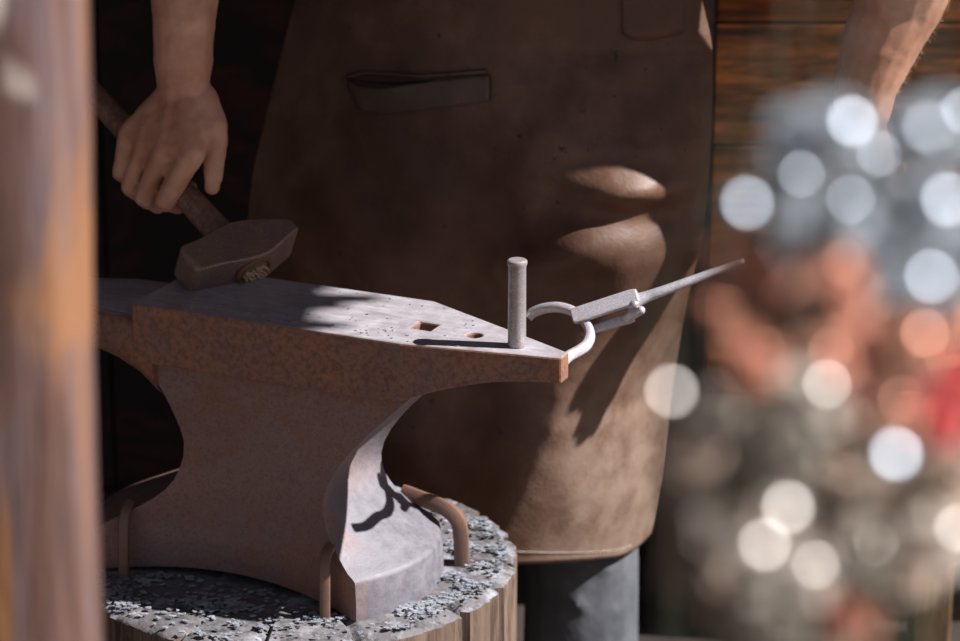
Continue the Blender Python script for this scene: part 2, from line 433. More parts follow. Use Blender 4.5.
# face block with square horn end
bm = bmesh.new(); rings = []
def blk(u):
    if u <= .141: vN, vF = -.066, .073
    else:
        f = (u-.141)/(.307-.141); vN = -.066+(.026)*f; vF = .073 - .094*((u-.114)/(.307-.114))
    if .114 < u <= .141: vF = .073-.094*((u-.114)/.193)
    zb = sinterp(u, [(-.2,.240),(.120,.240),(.141,.2425),(.170,.254),(.200,.2635),(.235,.272),(.27,.276),(.32,.278)])
    return vN, vF, zb
for u in (-.172,-.12,-.06,0,.06,.114,.125,.141,.155,.17,.185,.2,.215,.235,.255,.28,.307):
    vN, vF, zb = blk(u); wf = .024*max(0, math.sin(PI*min(1, max(0, (u-.12)/.18)))); rings.append([Vector((u,vN,zb)), Vector((u,vF+wf,zb)), Vector((u,vF,AH)), Vector((u,vN,AH))])  # underside widened on the unseen far side to cast a shadow strip
loft(bm, rings)
face = link('face_block', bm, M['anvil_face'], smooth=False)
bmh = bmesh.new()
box(bmh, (.130,-.017,.24), (.152,.005,.4))
bmesh.ops.create_cone(bmh, cap_ends=True, segments=24, radius1=.008, radius2=.008, depth=.2, matrix=Matrix.Translation((.199,-.011,.32)))
cut = link('cutter', bmh, M['anvil_body'], smooth=False)
bo = face.modifiers.new('b', 'BOOLEAN'); bo.object = cut; bo.solver = 'EXACT'; bo.operation = 'DIFFERENCE'
bv = face.modifiers.new('bevel', 'BEVEL'); bv.width = .0022; bv.segments = 2; bv.limit_method = 'ANGLE'; bv.angle_limit = math.radians(40)
bake(face); bpy.data.objects.remove(cut)
face.parent = anvil
# round horn
bm = bmesh.new(); rings = []
for u, w, zt, zb in ((-.150,.0685,.290,.190),(-.172,.0685,.2905,.212),(-.20,.066,.291,.226),(-.235,.060,.2915,.234),(-.28,.044,.290,.243),(-.33,.033,.292,.256),(-.37,.023,.294,.268),(-.40,.013,.295,.280),(-.412,.005,.295,.288)):
    cz = (zt+zb)/2; hz = (zt-zb)/2; ring = []
    for k in range(28):
        a = 2*PI*k/28; ca, sa = math.cos(a), math.sin(a); e = .42 if sa > 0 else .8
        ring.append(Vector((u, .004+w*math.copysign(abs(ca)**e, ca), cz+hz*math.copysign(abs(sa)**e, sa))))
    rings.append(ring)
loft(bm, rings); horn = link('horn', bm, M['anvil_face'], autos=40); horn.parent = anvil
# staples holding the anvil down
def staple(pts, w=.0052, d=.0052, label='', sq=5):
    bm = bmesh.new(); P_ = catmull(pts, 6)
    tube(bm, P_, lambda t_: (w, d), 12, square=sq)
    o = link('iron_staple', bm, M['staple'], autos=35)
    tag(o, label, 'staple', 'iron staples holding the anvil to the stump'); return o
sa = A(.068,-.096,0)
staple([A(.066,-.094,-.05), A(.066,-.0945,.0), A(.066,-.0935,.05), A(.065,-.090,.064), A(.064,-.083,.070), A(.063,-.074,.0715)], .0056, .0056, 'upright iron staple hammered in before the near right corner of the anvil foot')
staple([A(-.178,-.093,-.05), A(-.178,-.0925,0), A(-.178,-.089,.055), A(-.179,-.083,.072), A(-.181,-.070,.079)], .0056, .0056, 'dark upright iron staple before the left foot of the anvil, near the blurred post')
staple([A(.134,.098,-.05), A(.134,.097,.0), A(.133,.096,.038), A(.128,.096,.053), A(.113,.097,.062), A(.090,.100,.065), A(.062,.103,.069)], .0095, .0085, 'flat bent iron strap lying over the far right corner of the anvil foot')
# ============================================================ SCALE FLAKES (stuff)
def inside_anvil(p):
    q_ = AM.inverted() @ Vector((p.x, p.y, SZ)); 
    return -.235 < q_.x < .128 and -.092+ .03*max(0, 1-((q_.x+.065)/.16)**2) < q_.y < .115
bm = bmesh.new()
def flake(bm, p, s, tilt=.16):
    n_ = random.randint(4, 6); a0 = random.random()*6
    Rm = Matrix.Rotation(random.uniform(-tilt, tilt), 3, 'X') @ Matrix.Rotation(random.uniform(-tilt, tilt), 3, 'Y')
    top = []; bot = []
    for i in range(n_):
        a = a0+2*PI*i/n_+random.uniform(-.3,.3); r = s*random.uniform(.55, 1.1)
        v = Vector((r*math.cos(a), r*math.sin(a)*.8, 0)); top.append(bm.verts.new(p+Rm@(v+Vector((0,0,s*.12))))); bot.append(bm.verts.new(p+Rm@(v-Vector((0,0,s*.12)))))
    bm.faces.new(top); bm.faces.new(bot[::-1])
    for i in range(n_): bm.faces.new((top[i], bot[i], bot[(i+1)%n_], top[(i+1)%n_]))
cnt = 0
while cnt < 2000:
    a = random.uniform(0, 2*PI); r = SR*.965*math.sqrt(random.random())
    p = Vector((SC.x+r*math.cos(a), SC.y+r*math.sin(a), SZ+.002))
    if inside_anvil(p): continue
    d = noise.noise(Vector((p.x*22, p.y*22, 0)))
    near = (p-Vector((SC.x+.08, SC.y-.16, SZ+.002))).length
    if d < .06 and random.random() < .88: continue
    if near > .28 and random.random() < .6: continue
    flake(bm, p+Vector((0,0,random.uniform(0,.003))), random.uniform(.0015,.0048)); cnt += 1
o = link('scale_flakes', bm, M['flake'], smooth=False); tag(o, 'pale flakes of forge scale scattered over the top of the stump', 'forge scale', kind='stuff')
bm = bmesh.new()
for _ in range(130):
    u = random.uniform(-.12,.2); f = random.random()
    vN, vF, zb = blk(u); v = vN+.006+(vF-vN-.012)*f**1.6
    if (.12 < u < .16 and -.03 < v < .015) or (.185 < u < .213 and -.03 < v < .01): continue
    flake(bm, A(u, v, AH+.0006), random.uniform(.0008,.0026), .12)
o = link('scale_flakes', bm, M['flake'], smooth=False); tag(o, 'tiny pale flakes of scale sprinkled on the flat anvil face', 'forge scale', kind='stuff')
# ============================================================ STEEL PIN on the face
pb = A(.252,-.025,AH)
bm = bmesh.new(); prof = [(0,.0082),(.001,.0092),(.083,.0090),(.0862,.0100),(.0885,.0103),(.0900,.0099),(.0910,.0085)]
loft(bm, [[Vector((r*math.cos(2*PI*i/28), r*math.sin(2*PI*i/28), z_)) for i in range(28)] for z_, r in prof])
pin = link('steel_pin', bm, M['steel'], autos=35); pin.location = pb
tag(pin, 'round grey steel pin standing upright near the narrow end of the anvil face', 'pin')
# ============================================================ TONGS
tg = empty('tongs', PY(600, 318,0.11), 'forged steel tongs with ring jaw hooked around the pin at the anvil tip', 'tongs')
loop = [PY(528,317,0.145), PY(534,312,0.145), PY(546,308,0.14), PY(560,307.5,0.132), PY(574,312,0.122), PY(585,322,0.11), PY(590,334,0.092), PY(587,344,0.074), PY(580,350,0.064), PY(569,356,0.054), PY(563,361,.03), Vector((.074,.016,.752))]
bm = bmesh.new(); tube(bm, catmull(loop, 6), lambda t_: (.0042+.0008*math.sin(PI*t_), .0056), 16, up=Vector((0,-.3,1)), square=3)
link('ring_jaw', bm, M['tongs'], tg, autos=50)
# boxed jaw plate
d1 = PY(573,317,0.11); d2 = PY(637,295,0.11)
def slab(name, a, b, wa, wb, th, nrm=Vector((0,-.75,.65)), mat=None, bev=.0012, extra=None):
    d = (b-a).normalized(); s_ = nrm - d*nrm.dot(d); s_.normalize(); w = d.cross(s_).normalized()
    bm = bmesh.new(); rings = []
    L = (b-a).length
    for f, k in ((0,.80),(.05,1),(.5,1.0),(.9,1),(1,.82)):
        p = a+(b-a)*f; ww = (wa+(wb-wa)*f)*k; rings.append([p+w*ww+s_*th, p-w*ww+s_*th, p-w*ww-s_*th, p+w*ww-s_*th])
    loft(bm, rings); o = link(name, bm, mat or M['tongs'], tg, smooth=False); bevel(o, bev); return o
slab('jaw_plate', PY(572,317,0.11), PY(638,295.5,0.106), .0085, .0085, .0035)
slab('jaw_plate', PY(588,331,0.114), PY(634,317,0.114), .0042, .0055, .003)
bm = bmesh.new(); tube(bm, catmull([PY(628,306,0.11), PY(636,301,0.11), PY(646,297,0.11), PY(660,292,0.11), PY(690,281,0.114), PY(718,270.5,0.118), PY(744,261,0.122)], 6),
    lambda t_: (interp(t_, [(0,.007),(.12,.0105),(.25,.0085),(.4,.0058),(.75,.0047),(.97,.0040),(1,.0026)]), interp(t_, [(0,.006),(.12,.008),(.3,.0062),(.75,.0045),(1,.0026)])), 16)
link('rein', bm, M['tongs'], tg)
bm = bmesh.new(); chain(bm, [PY(626,319,0.116), PY(634,313,0.108), PY(641,310.5,0.09)], [.0058,.0060,.0046]); link('rein', bm, M['tongs'], tg)
bm = bmesh.new(); a_ = PY(634,305,0.104); tube(bm, [a_+Vector((0,.016,-.006)), a_, a_+Vector((0,-.004,.002)), a_+Vector((0,-.0065,.0035))], lambda t_: .0058 if t_ < .9 else .003, 14); link('rivet', bm, M['steel'], tg)
# ============================================================ HAMMER
cor = PZ(195, 290, SZ+AH)               # lowest corner, resting on the face
eye = PY(250, 266, cor.y+.036)          # eye on the near face of the head
hp = PY(103, 105, eye.y+.18)
hd = (hp-eye).normalized()              # handle direction, away from the head
ax = (PY(301,243,cor.y+.085)-PY(194,275,cor.y-.005)); ax = (ax-hd*ax.dot(hd)).normalized()
nn = ax.cross(hd).normalized()
if nn.z < 0: nn = -nn
HM = Matrix((( ax.x, hd.x, nn.x, eye.x),(ax.y, hd.y, nn.y, eye.y),(ax.z, hd.z, nn.z, eye.z),(0,0,0,1)))
hammer = empty('hammer', eye, 'heavy forging hammer with wooden handle, its steel head resting on the anvil', 'hammer')
bm = bmesh.new(); rings = []
# along ax: face (left) to peen (right); thickness runs along the handle
for s_, yn, yf, zb, zt in ((-.073,.007,.034,-.016,.016),(-.069,.001,.040,-.0205,.0205),(-.040,-.001,.042,-.0205,.0205),(-.018,-.006,.046,-.0215,.0215),(.0,-.0085,.049,-.022,.022),(.018,-.007,.047,-.0215,.0215),(.042,.002,.040,-.023,.021),(.064,.010,.031,-.023,.0205),(.072,.013,.027,-.0215,.019)):
    rings.append([HM@Vector((s_, y_, z_)) for y_, z_ in ((yn,zb),(yf,zb),(yf,zt),(yn,zt))])
loft(bm, rings); hh = link('head', bm, M['hammer'], hammer, smooth=True, autos=25); bevel(hh, .0022, 3, 25)
bm = bmesh.new(); hpts = [eye+hd*t_ for t_ in (.02,.05,.1,.16,.22,.28,.33,.345)]
tube(bm, catmull(hpts,3), lambda t_: (interp(t_, [(0,.0160),(.15,.0170),(.4,.0150),(.75,.0130),(.93,.0140),(.97,.0135),(1,.009)])*1.05, interp(t_, [(0,.009),(.15,.0105),(.4,.0105),(.8,.0110),(.97,.011),(1,.007)])*1.15), 20, up=nn)
link('handle', bm, M['handle'], hammer)
bm = bmesh.new()
for k in range(90):
    a = random.uniform(0, 2*PI); r = random.uniform(0, 1)**.5
    p = eye + ax*(.0155*r*math.cos(a)+.003) + nn*(.0095*r*math.sin(a)-.005)
    q_ = p - hd*random.uniform(.009,.0125) ; capsule(bm, p, q_, .0021, .0013, 6)
link('splintered_handle_end', bm, M['wedge'], hammer)
bm = bmesh.new(); R0 = []
for k in range(33):
    a = 2*PI*k/32; R0.append(eye + ax*.0215*math.cos(a) + nn*.0145*math.sin(a) - hd*.0078)
tube(bm, R0, .0022, 8); link('eye_rim', bm, M['eye_rust'], hammer)
# ============================================================ PERSON
person = empty('person', (.02,.56,0), 'person in a long brown leather apron gripping a hammer behind the anvil', 'person')
BY = .11
HY = lambda px, py: (eye + hd*((px-250)/((105-250))*(hp-eye).length)).y
bm = bmesh.new()
V = Vector
def hl(px, back=0): # point on the handle axis at image column px, moved towards the camera by back
    f = (px-250)/(105-250); p = eye+(hp-eye)*f; return p
cd = V((0, -math.cos(PITCH), math.sin(PITCH)))
def HP(px, py, ref, off): # image point at the depth of handle column ref, off metres towards the camera
    y = hl(ref).y; p = PY(px, py, y); return p + (CAM-p).normalized()*off
# right hand (left in the picture): wrist, metacarpals, fingers wrapped over the handle
wr = HP(183, 84, 150, .012)
fing = [
 # mcp, pip, dip, tip
 ([(193,154,186,.024),(165,201,178,.025),(177,205,178,-.012),(190,188,178,-.022)], (.0135,.0120,.0098,.0085)),
 ([(166,147,166,.027),(144,197,160,.026),(158,205,160,-.016),(172,186,160,-.024)], (.0130,.0114,.0095,.0085)),
 ([(146,141,146,.026),(130,187,144,.025),(143,196,144,-.016),(156,176,144,-.024)], (.0124,.0108,.0092,.0080)),
 ([(128,134,130,.022),(121,173,130,.022),(130,180,130,-.014),(142,162,130,-.022)], (.0116,.0098,.0085,.0075)),
]
for J, R_ in fing:
    P_ = [HP(*j) for j in J]
    capsule(bm, wr+(P_[0]-wr)*.12, P_[0], .0175, R_[0]); chain(bm, P_, R_)
MC = [HP(*j[0][0]) for j in fing]
for a_, b_ in zip(MC, MC[1:]):
    capsule(bm, a_, b_, .0118, .0112)
    for f_ in (.3, .5, .7, .85): capsule(bm, wr+(a_-wr)*f_, wr+(b_-wr)*f_, .0165-.004*f_, .0165-.004*f_)
for a_, b_ in zip(fing, fing[1:]):
    p_, q_ = (HP(*a_[0][0])*.62+HP(*a_[0][1])*.38), (HP(*b_[0][0])*.62+HP(*b_[0][1])*.38); capsule(bm, p_, q_, .0088, .0088)
capsule(bm, HP(178,98,150,.006), HP(145,130,145,.014), .018, .014)
capsule(bm, HP(190,98,150,.004), HP(192,135,170,.012), .019, .014)
capsule(bm, HP(160,110,150,.008), HP(178,135,160,.012), .018, .016)
capsule(bm, HP(198,100,160,.004), HP(212,122,170,.004), .018, .0145)
T_ = [HP(203,100,160,.004), HP(214,128,175,.006), HP(215,156,185,.0), HP(213,178,195,-.004), HP(212,187,195,-.005)]
capsule(bm, HP(200,140,178,.006), HP(206,150,182,.0), .0135, .012)
chain(bm, T_, [.018,.0155,.0122,.0102,.0090])
capsule(bm, HP(196,130,170,.008), HP(213,140,175,.002), .012, .010)
# right forearm, up to elbow and shoulder
elR = PY(188, -225, .52); shR = V((-.185,.58,1.49))
chain(bm, [wr, PY(183,60,wr.y+.004), PY(184,20,wr.y+.01), PY(186,-80,wr.y+.05), elR], [.0295,.0325,.0345,.046,.046])
chain(bm, [elR, (elR+shR)/2+V((-.02,-.01,0)), shR], [.046,.055,.064])
# left forearm (right in the picture)
LY = .417
elL = PY(962, -190, .385); shL = V((.235,.58,1.49)); wl = PY(863, 108, LY)
chain(bm, [wl, PY(866,85,LY), PY(880,45,LY+.004), PY(899,0,LY+.01), PY(928,-80,LY-.01), elL], [.0335,.036,.0435,.0515,.056,.048])
chain(bm, [elL, (elL+shL)/2+V((.01,-.01,0)), shL], [.048,.056,.064])
# left hand, loosely closed fist
def LP(px, py, off): p = PY(px, py, LY); return p+(CAM-p).normalized()*off
for J, R_ in (([(840,146,.006),(832,172,.018),(846,184,.036),(858,172,.034)], (.012,.0105,.009,.008)),
              ([(855,152,.008),(850,182,.020),(864,192,.038),(874,178,.036)], (.0125,.0105,.009,.008)),
              ([(870,152,.006),(869,180,.018),(882,188,.036),(890,175,.034)], (.012,.010,.0088,.008)),
              ([(884,148,.0),(887,170,.012),(897,177,.028),(902,166,.028)], (.011,.009,.008,.007))):
    P_ = [LP(*j) for j in J]; capsule(bm, wl, P_[0], .018, R_[0]); chain(bm, P_, R_)
capsule(bm, LP(862,125,0), LP(862,148,0), .026, .024)
chain(bm, [LP(850,122,.008), LP(836,140,.022), LP(840,160,.038), LP(852,172,.046)], [.016,.0125,.0105,.009])
# torso, neck, head, legs, feet
ell = lambda c, r: ellipsoid(bm, (c[0],c[1]+BY,c[2]), r)
VB = lambda c: V((c[0],c[1]+BY,c[2]))
ell((.025,.475,1.34), (.185,.115,.22)); ell((.025,.485,1.10), (.150,.10,.20)); ell((.025,.49,.94), (.165,.115,.13))
capsule(bm, shR, shL, .062, .062); capsule(bm, VB((.025,.485,1.50)), VB((.025,.46,1.62)), .058, .054)
ell((.025,.435,1.715), (.074,.092,.108)); ell((.025,.40,1.665), (.052,.055,.062))
ell((.025,.337,1.70), (.013,.020,.024)); capsule(bm, VB((.025,.350,1.735)), VB((.025,.336,1.702)), .008, .011)
for s_ in (-1, 1):
    ell((.025+s_*.075,.45,1.705), (.009,.018,.030))
    capsule(bm, VB((.025+s_*.015,.345,1.745)), VB((.025+s_*.045,.358,1.745)), .010, .009)
capsule(bm, VB((.005,.350,1.652)), VB((.045,.350,1.652)), .008, .008)
kn = {-1: V((-.06,.60,.50)), 1: V((.128,.605,.50))}
for s_ in (-1, 1):
    hip = VB((.025+s_*.09,.485,.92)); an = V((kn[s_].x, .61 if s_ < 0 else .575, .09))
    chain(bm, [hip, kn[s_], an], [.090,.062,.045]); capsule(bm, an+V((0,0,-.03)), an+V((s_*.015,-.11,-.05)), .034, .026)
body = link('body', bm, M['skin'], person)
rm = body.modifiers.new('r', 'REMESH'); rm.mode = 'VOXEL'; rm.voxel_size = .0026; rm.use_smooth_shade = True
sm = body.modifiers.new('s', 'SMOOTH'); sm.factor = .5; sm.iterations = 5
bake(body); body.name = 'body'
body.data.polygons.foreach_set('use_smooth', [True]*len(body.data.polygons))
if not body.data.materials: body.data.materials.append(M['skin'])
nor = [v.normal.copy() for v in body.data.vertices]; cos_ = [v.co.copy() for v in body.data.vertices]
for i, (c, n_) in enumerate(zip(cos_, nor)):
    if c.z < 1.2 and abs(c.x) > .2: cos_[i] = c + n_*(.0011*noise.noise(c*55)+.0005*noise.noise(c*160))*(1 if c.x < 0 else .3)
body.data.vertices.foreach_set('co', [k for c in cos_ for k in c]); body.data.update()
# arm hair on the sunlit forearm
bm = bmesh.new(); bl = PY(899,0,LY)
cand = [(p.center.copy(), p.normal.copy()) for p in body.data.polygons if p.center.x > .3 and .92 < p.center.z < 1.13]
random.shuffle(cand)
for c, n_ in cand[:1100]:
    d = (n_*.55 + V((.35,-.1,-.75)) + V((random.uniform(-.3,.3),)*3)).normalized()
    e = c+d*random.uniform(.005,.009); s_ = n_.cross(d).normalized()*.00013
    a1, a2, a3 = bm.verts.new(c-s_), bm.verts.new(c+s_), bm.verts.new(e); bm.faces.new((a1,a2,a3))
    b4 = bm.verts.new(c+n_.cross(s_)*1.0); bm.faces.new((a1,b4,a3))
link('arm_hair', bm, M['arm_hair'], person, recalc=False)
# hair cap
bm = bmesh.new(); ellipsoid(bm, (.025,.455+BY,1.745), (.083,.092,.092)); ellipsoid(bm, (.025,.475+BY,1.70), (.078,.078,.085))
o = link('hair', bm, M['hair'], person)
for s_ in (-1, 1):
    bm = bmesh.new(); ellipsoid(bm, (.025+s_*.030,.352+BY,1.725), (.011,.009,.008), seg=16); link('eye', bm, M['eye'], person)
# shirt: rolled sleeves stop above the elbows
bm = bmesh.new()
ellipsoid(bm, (.025,.475+BY,1.34), (.200,.130,.24)); ellipsoid(bm, (.025,.485+BY,1.10), (.168,.118,.22))
capsule(bm, shR, shL, .076, .076)
for e_, s_ in ((elR, shR), (elL, shL)):
    d = (s_-e_); capsule(bm, e_+d*.24, s_, .068, .078)
o = link('shirt', bm, M['shirt'], person); rm = o.modifiers.new('r', 'REMESH'); rm.mode = 'VOXEL'; rm.voxel_size = .008; rm.use_smooth_shade = True; s2 = o.modifiers.new('s','SMOOTH'); s2.iterations = 4
# trousers
bm = bmesh.new(); ellipsoid(bm, (.025,.49+BY,.95), (.178,.128,.14))
for s_ in (-1, 1):
    hip = VB((.025+s_*.09,.485,.90)); an = V((kn[s_].x, .61 if s_ < 0 else .575, .10))
    mid = kn[s_]*.5+an*.5+V((0,.01,.02))
    chain(bm, [hip, kn[s_], mid, an], [.104,.074,.072,.074])
    for k in range(5):
        zz = .44-.065*k; cpt = V((kn[s_].x, interp(zz, [(.13,an.y),(.5,kn[s_].y)]), zz))
        for j in range(8):
            a = PI*2*j/8+k; capsule(bm, cpt+V((math.cos(a)*.062, math.sin(a)*.062, .012*math.sin(j*2.3+k))), cpt+V((math.cos(a+.8)*.062, math.sin(a+.8)*.062, -.02+.012*math.cos(j*1.7))), .009, .008, 8)
o = link('trousers', bm, M['trousers'], person); rm = o.modifiers.new('r', 'REMESH'); rm.mode = 'VOXEL'; rm.voxel_size = .005; rm.use_smooth_shade = True; s2 = o.modifiers.new('s','SMOOTH'); s2.iterations = 6
for s_ in (-1, 1):
    bm = bmesh.new(); an = V((kn[s_].x, .61 if s_ < 0 else .575, .10))
    chain(bm, [an+V((0,0,.13)), an, V((an.x,an.y,.055))], [.056,.054,.055]); chain(bm, [V((an.x,an.y+.03,.045)), V((an.x+s_*.01,an.y-.09,.045)), V((an.x+s_*.02,an.y-.15,.040))], [.042,.046,.038])
    o = link('boot', bm, M['boot'], person); rm = o.modifiers.new('r', 'REMESH'); rm.mode = 'VOXEL'; rm.voxel_size = .006; rm.use_smooth_shade = True
# ---------------- apron
AYF = .41
def g(x, s): return math.exp(-(x/s)**2)
LE = [(-230,322),(-120,316),(0,300),(50,287),(100,275),(160,261),(215,249),(300,242),(400,238),(500,240),(570,243)]
RE = [(-230,690),(-120,692),(0,699),(60,711),(120,711),(200,706),(250,701),(300,692),(400,680),(480,670),(530,662),(570,655)]
def rowz(py): return PY(480, py, AYF).z
def apron_pt(s, py):
    # s in [-1,1] across, py = image row at the front
    z_ = rowz(py); back = .10
    xl = PY(sinterp(py, LE), py, AYF+back).x; xr = PY(sinterp(py, RE), py, AYF+back*.8).x
    xc = (xl+xr)/2; hw = (xr-xl)/2
    x_ = xc + hw*math.sin(s*PI/2*.93)/math.sin(PI/2*.93)
    u = (x_-xc)/hw
    u0 = interp(py, [(-100,.55),(150,.50),(300,.42),(430,.42),(560,.20)]); du = (u-u0)/(1+u0) if u < u0 else (u-u0)/(1-u0)
    sm_ = math.sqrt(du*du+.004)-.063
    y_ = AYF + (interp(py,[(250,.17),(420,.24)])*max(0,sm_)**1.30 if u < u0 else interp(py,[(260,.060),(420,.17)])*abs(du)**interp(py,[(250,2.2),(420,1.35)]))
    px = 480 + (x_)*FPX/ (3.15)     # approx column, for folds
    # body shape: two thighs pushing the leather forward, hollow between
    low = min(1, max(0, (py-60)/200))
    y_ -= .038*low*g(px-624, 74)*g(py-240, 110)
    y_ += .045*max(0, min(1, (150-py)/90))*g(px-625, 90)
    y_ -= .016*low*g(px-380, 90)*g(py-330, 260)
    y_ += .018*low*g(px-470, 50)*g(py-360, 230)
    # knee bulge low right
    y_ -= .020*g(px-610, 70)*g(py-500, 90)
    # hooked fold on the right: crest running to (680,190), valley under it
    cy = 186 + .05*(px-640); w_ = g(px-640, 62)
    y_ -= .020*w_*g(py-cy, 17)
    y_ += .014*w_*g(py-(cy+30), 18)
    y_ -= .020*g(px-565, 60)*g(py-(250+(px-560)*-.35), 26)
    # long soft drag lines from the hip
    for (x0, y0, sl, am, wd) in ((640, 60, -1.1, .006, 26), (420, 200, .9, .005, 26), (350, 260, 1.6, .005, 24), (560, 120, -1.6, .004, 22), (600, 330, -1.2,.005,24)):
        d = ((py-y0) - sl*(px-x0))/math.sqrt(1+sl*sl); y_ -= am*g(d, wd)*g(math.hypot(px-x0, py-y0), 150)
    q_ = V((px/80, py/80, 0)); y_ += .004*noise.noise(q_) + .0015*noise.noise(q_*3.1)
    # waist draws in
    if py < 0: y_ += .03*min(1, -py/200)
    z_ += .030*max(0, abs(u)-.8)**2*25*max(0, (py-470)/100)*(.9 if u > 0 else 1)
    z_ -= max(0, y_-AYF)*.33*max(0, min(1, (py-380)/120))
    return V((x_, y_, z_))
bm = bmesh.new(); rows = []; py = -235
pys = [-235+ (566+235)*i/190 for i in range(191)]
for py in pys: rows.append([apron_pt(-1+2*j/150, py) for j in range(151)])
loft(bm, rows, cap=False, closed=False)
for f in bm.faces:
    if f.calc_center_median().y > 0: pass
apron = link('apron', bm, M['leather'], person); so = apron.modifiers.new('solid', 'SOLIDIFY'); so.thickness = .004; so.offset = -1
apron['label'] = 'scuffed brown leather apron'
# make sure normals face the camera, thickness goes backwards
if sum(p.normal.y for p in apron.data.polygons) > 0: apron.data.flip_normals()
def ap_at(px, py, off):
    # apron surface point under an image column px: invert numerically
    lo, hi = -1., 1.
    for _ in range(30):
        m_ = (lo+hi)/2; p = apron_pt(m_, py); d = p-CAM; cx = 480+FPX*d.dot(cr)/d.dot(cf)
        if cx < px: lo = m_
        else: hi = m_
    p = apron_pt(lo, py); return p+V((0,-off,off*.1))
# pocket band, its top lip gaping at the left end
bm = bmesh.new(); top = []; 
topl = lambda x: interp(x, [(348,101),(356,106),(380,105),(420,96),(455,88),(489,83)])
botl = lambda x: interp(x, [(348,109),(360,131),(385,130),(430,120),(489,108)])
rows = []
for i in range(41):
    x = 348+(489-348)*i/40; r_ = []
    for k in range(9):
        f = k/8; py = topl(x)+(botl(x)-topl(x))*f
        gape = .013*g(x-385, 30)*(1-f)**1.5
        r_.append(ap_at(x, py, .0035+gape+.0015*math.sin(PI*f)))
    rows.append(r_)
loft(bm, rows, cap=False, closed=False); bd_ = link('pocket_band', bm, M['leather_band'], apron); so = bd_.modifiers.new('solid','SOLIDIFY'); so.thickness = .003; so.offset = 0
# dark sheet painting the shade inside the pocket mouth
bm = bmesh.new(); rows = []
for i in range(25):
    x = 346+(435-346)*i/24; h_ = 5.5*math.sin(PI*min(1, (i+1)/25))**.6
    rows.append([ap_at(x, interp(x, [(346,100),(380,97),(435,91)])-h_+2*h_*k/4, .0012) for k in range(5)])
loft(bm, rows, cap=False, closed=False); mo = link('pocket_mouth_shade', bm, M['pocket_dark'], apron); so = mo.modifiers.new('solid','SOLIDIFY'); so.thickness = .001; so.offset = 0
# fold lip over the pocket mouth
bm = bmesh.new(); tube(bm, [ap_at(x, interp(x, [(346,100),(365,93),(420,90),(489,79)]), .0022) for x in range(346, 490, 4)], .0026, 8); link('pocket_lip', bm, M['leather_band'], apron)
# second pocket patch at the upper right
bm = bmesh.new(); rows = []
for i in range(21):
    x = 622+(684-622)*i/20
    bot = interp(x, [(622,42),(632,48),(650,49),(684,44)]); rows.append([ap_at(x, -60+(bot+60)*k/12, .0012) for k in range(13)])
loft(bm, rows, cap=False, closed=False); pp = link('pocket_patch', bm, M['leather'], apron); so = pp.modifiers.new('solid','SOLIDIFY'); so.thickness = .003; so.offset = 0
# stitches: hem, pocket, patch
def stitches(path, step, r=.0006):
    bm = bmesh.new()
    for i in range(0, len(path)-1, 2):
        capsule(bm, path[i], path[i+1], r, r, 6)
    return link('stitching', bm, M['thread'], apron)
stitches([ap_at(500+i*1.9, 551+7*math.sin(min(1,i/60)*1.3), .0010) for i in range(70)], 2)
stitches([ap_at(356+i*2.2, botl(356+i*2.2)-3, .0052) for i in range(60)], 2, .0004)
# apron strings around the waist, neck strap
bm = bmesh.new(); pts = []
for i in range(25):
    a = PI*(i/24); pts.append(V((.03+.215*math.cos(a), .52+.19*math.sin(a), 1.09)))
tube(bm, pts, lambda t_: (.012,.0025), 10, square=4); link('apron_string', bm, M['leather_band'], apron)
bm = bmesh.new(); zt = rowz(-232); tube(bm, catmull([V((-.10,.495,zt)), V((-.085,.47,1.47)), V((-.05,.57,1.575)), V((.025,.66,1.58)), V((.10,.57,1.575)), V((.13,.47,1.47)), V((.15,.495,zt))], 8), lambda t_: (.012,.0025), 10, square=4); link('neck_strap', bm, M['leather_band'], apron)
# ============================================================ FOREGROUND POST
pc = PD(-10, 300, 1.62); 
bm = bmesh.new(); rings = []
for i in range(60):
    z_ = 0 + 2.5*i/59; ring = []
    for k in range(40):
        a = 2*PI*k/40; r = .0555
        e = .62; ca, sa = math.cos(a), math.sin(a)
        rr = 1+.03*noise.noise(V((ca*3, sa*3, z_*3)))+.012*noise.noise(V((ca*12, sa*12, z_*8)))
        ring.append(V((r*rr*math.copysign(abs(ca)**e, ca), r*rr*math.copysign(abs(sa)**e, sa), z_)))
    rings.append(ring)
loft(bm, rings); o = link('wooden_post', bm, M['post']); o.location = (pc.x-.022, pc.y, 0); o.rotation_euler = (0, math.radians(1.1), 0)
tag(o, 'weathered upright wooden post, blurred at the left edge in front of the anvil', 'post')
# ============================================================ FOREGROUND ORNAMENTAL FLOWERS
FM = {'silver': flower_mat('silver_grey_petals', (.30,.33,.37), .1, .6), 'copper': flower_mat('salmon_copper_petals', (.66,.27,.17), .1, .6),
      'cream': flower_mat('cream_petals', (.55,.47,.40), .1, .6), 'red': flower_mat('red_petals', (.55,.04,.04), .0, .6), 'taupe': flower_mat('taupe_petals', (.50,.36,.28), .1, .6)}
def bead_mat(name, c, r):
    t = NT(name, r, 1.0); t.col(c); return t.m
BM_ = {'silver': bead_mat('silver_bead', (.72,.80,.92), .44), 'copper': bead_mat('copper_bead', (.80,.42,.32), .44), 'cream': bead_mat('pearl_bead', (.82,.77,.74), .44), 'red': bead_mat('red_bead', (.8,.12,.1), .44), 'taupe': bead_mat('bronze_bead', (.5,.42,.32), .44)}
t = NT('thin_green_wire', .6); t.col((.05,.06,.04)); M['wire'] = t.m
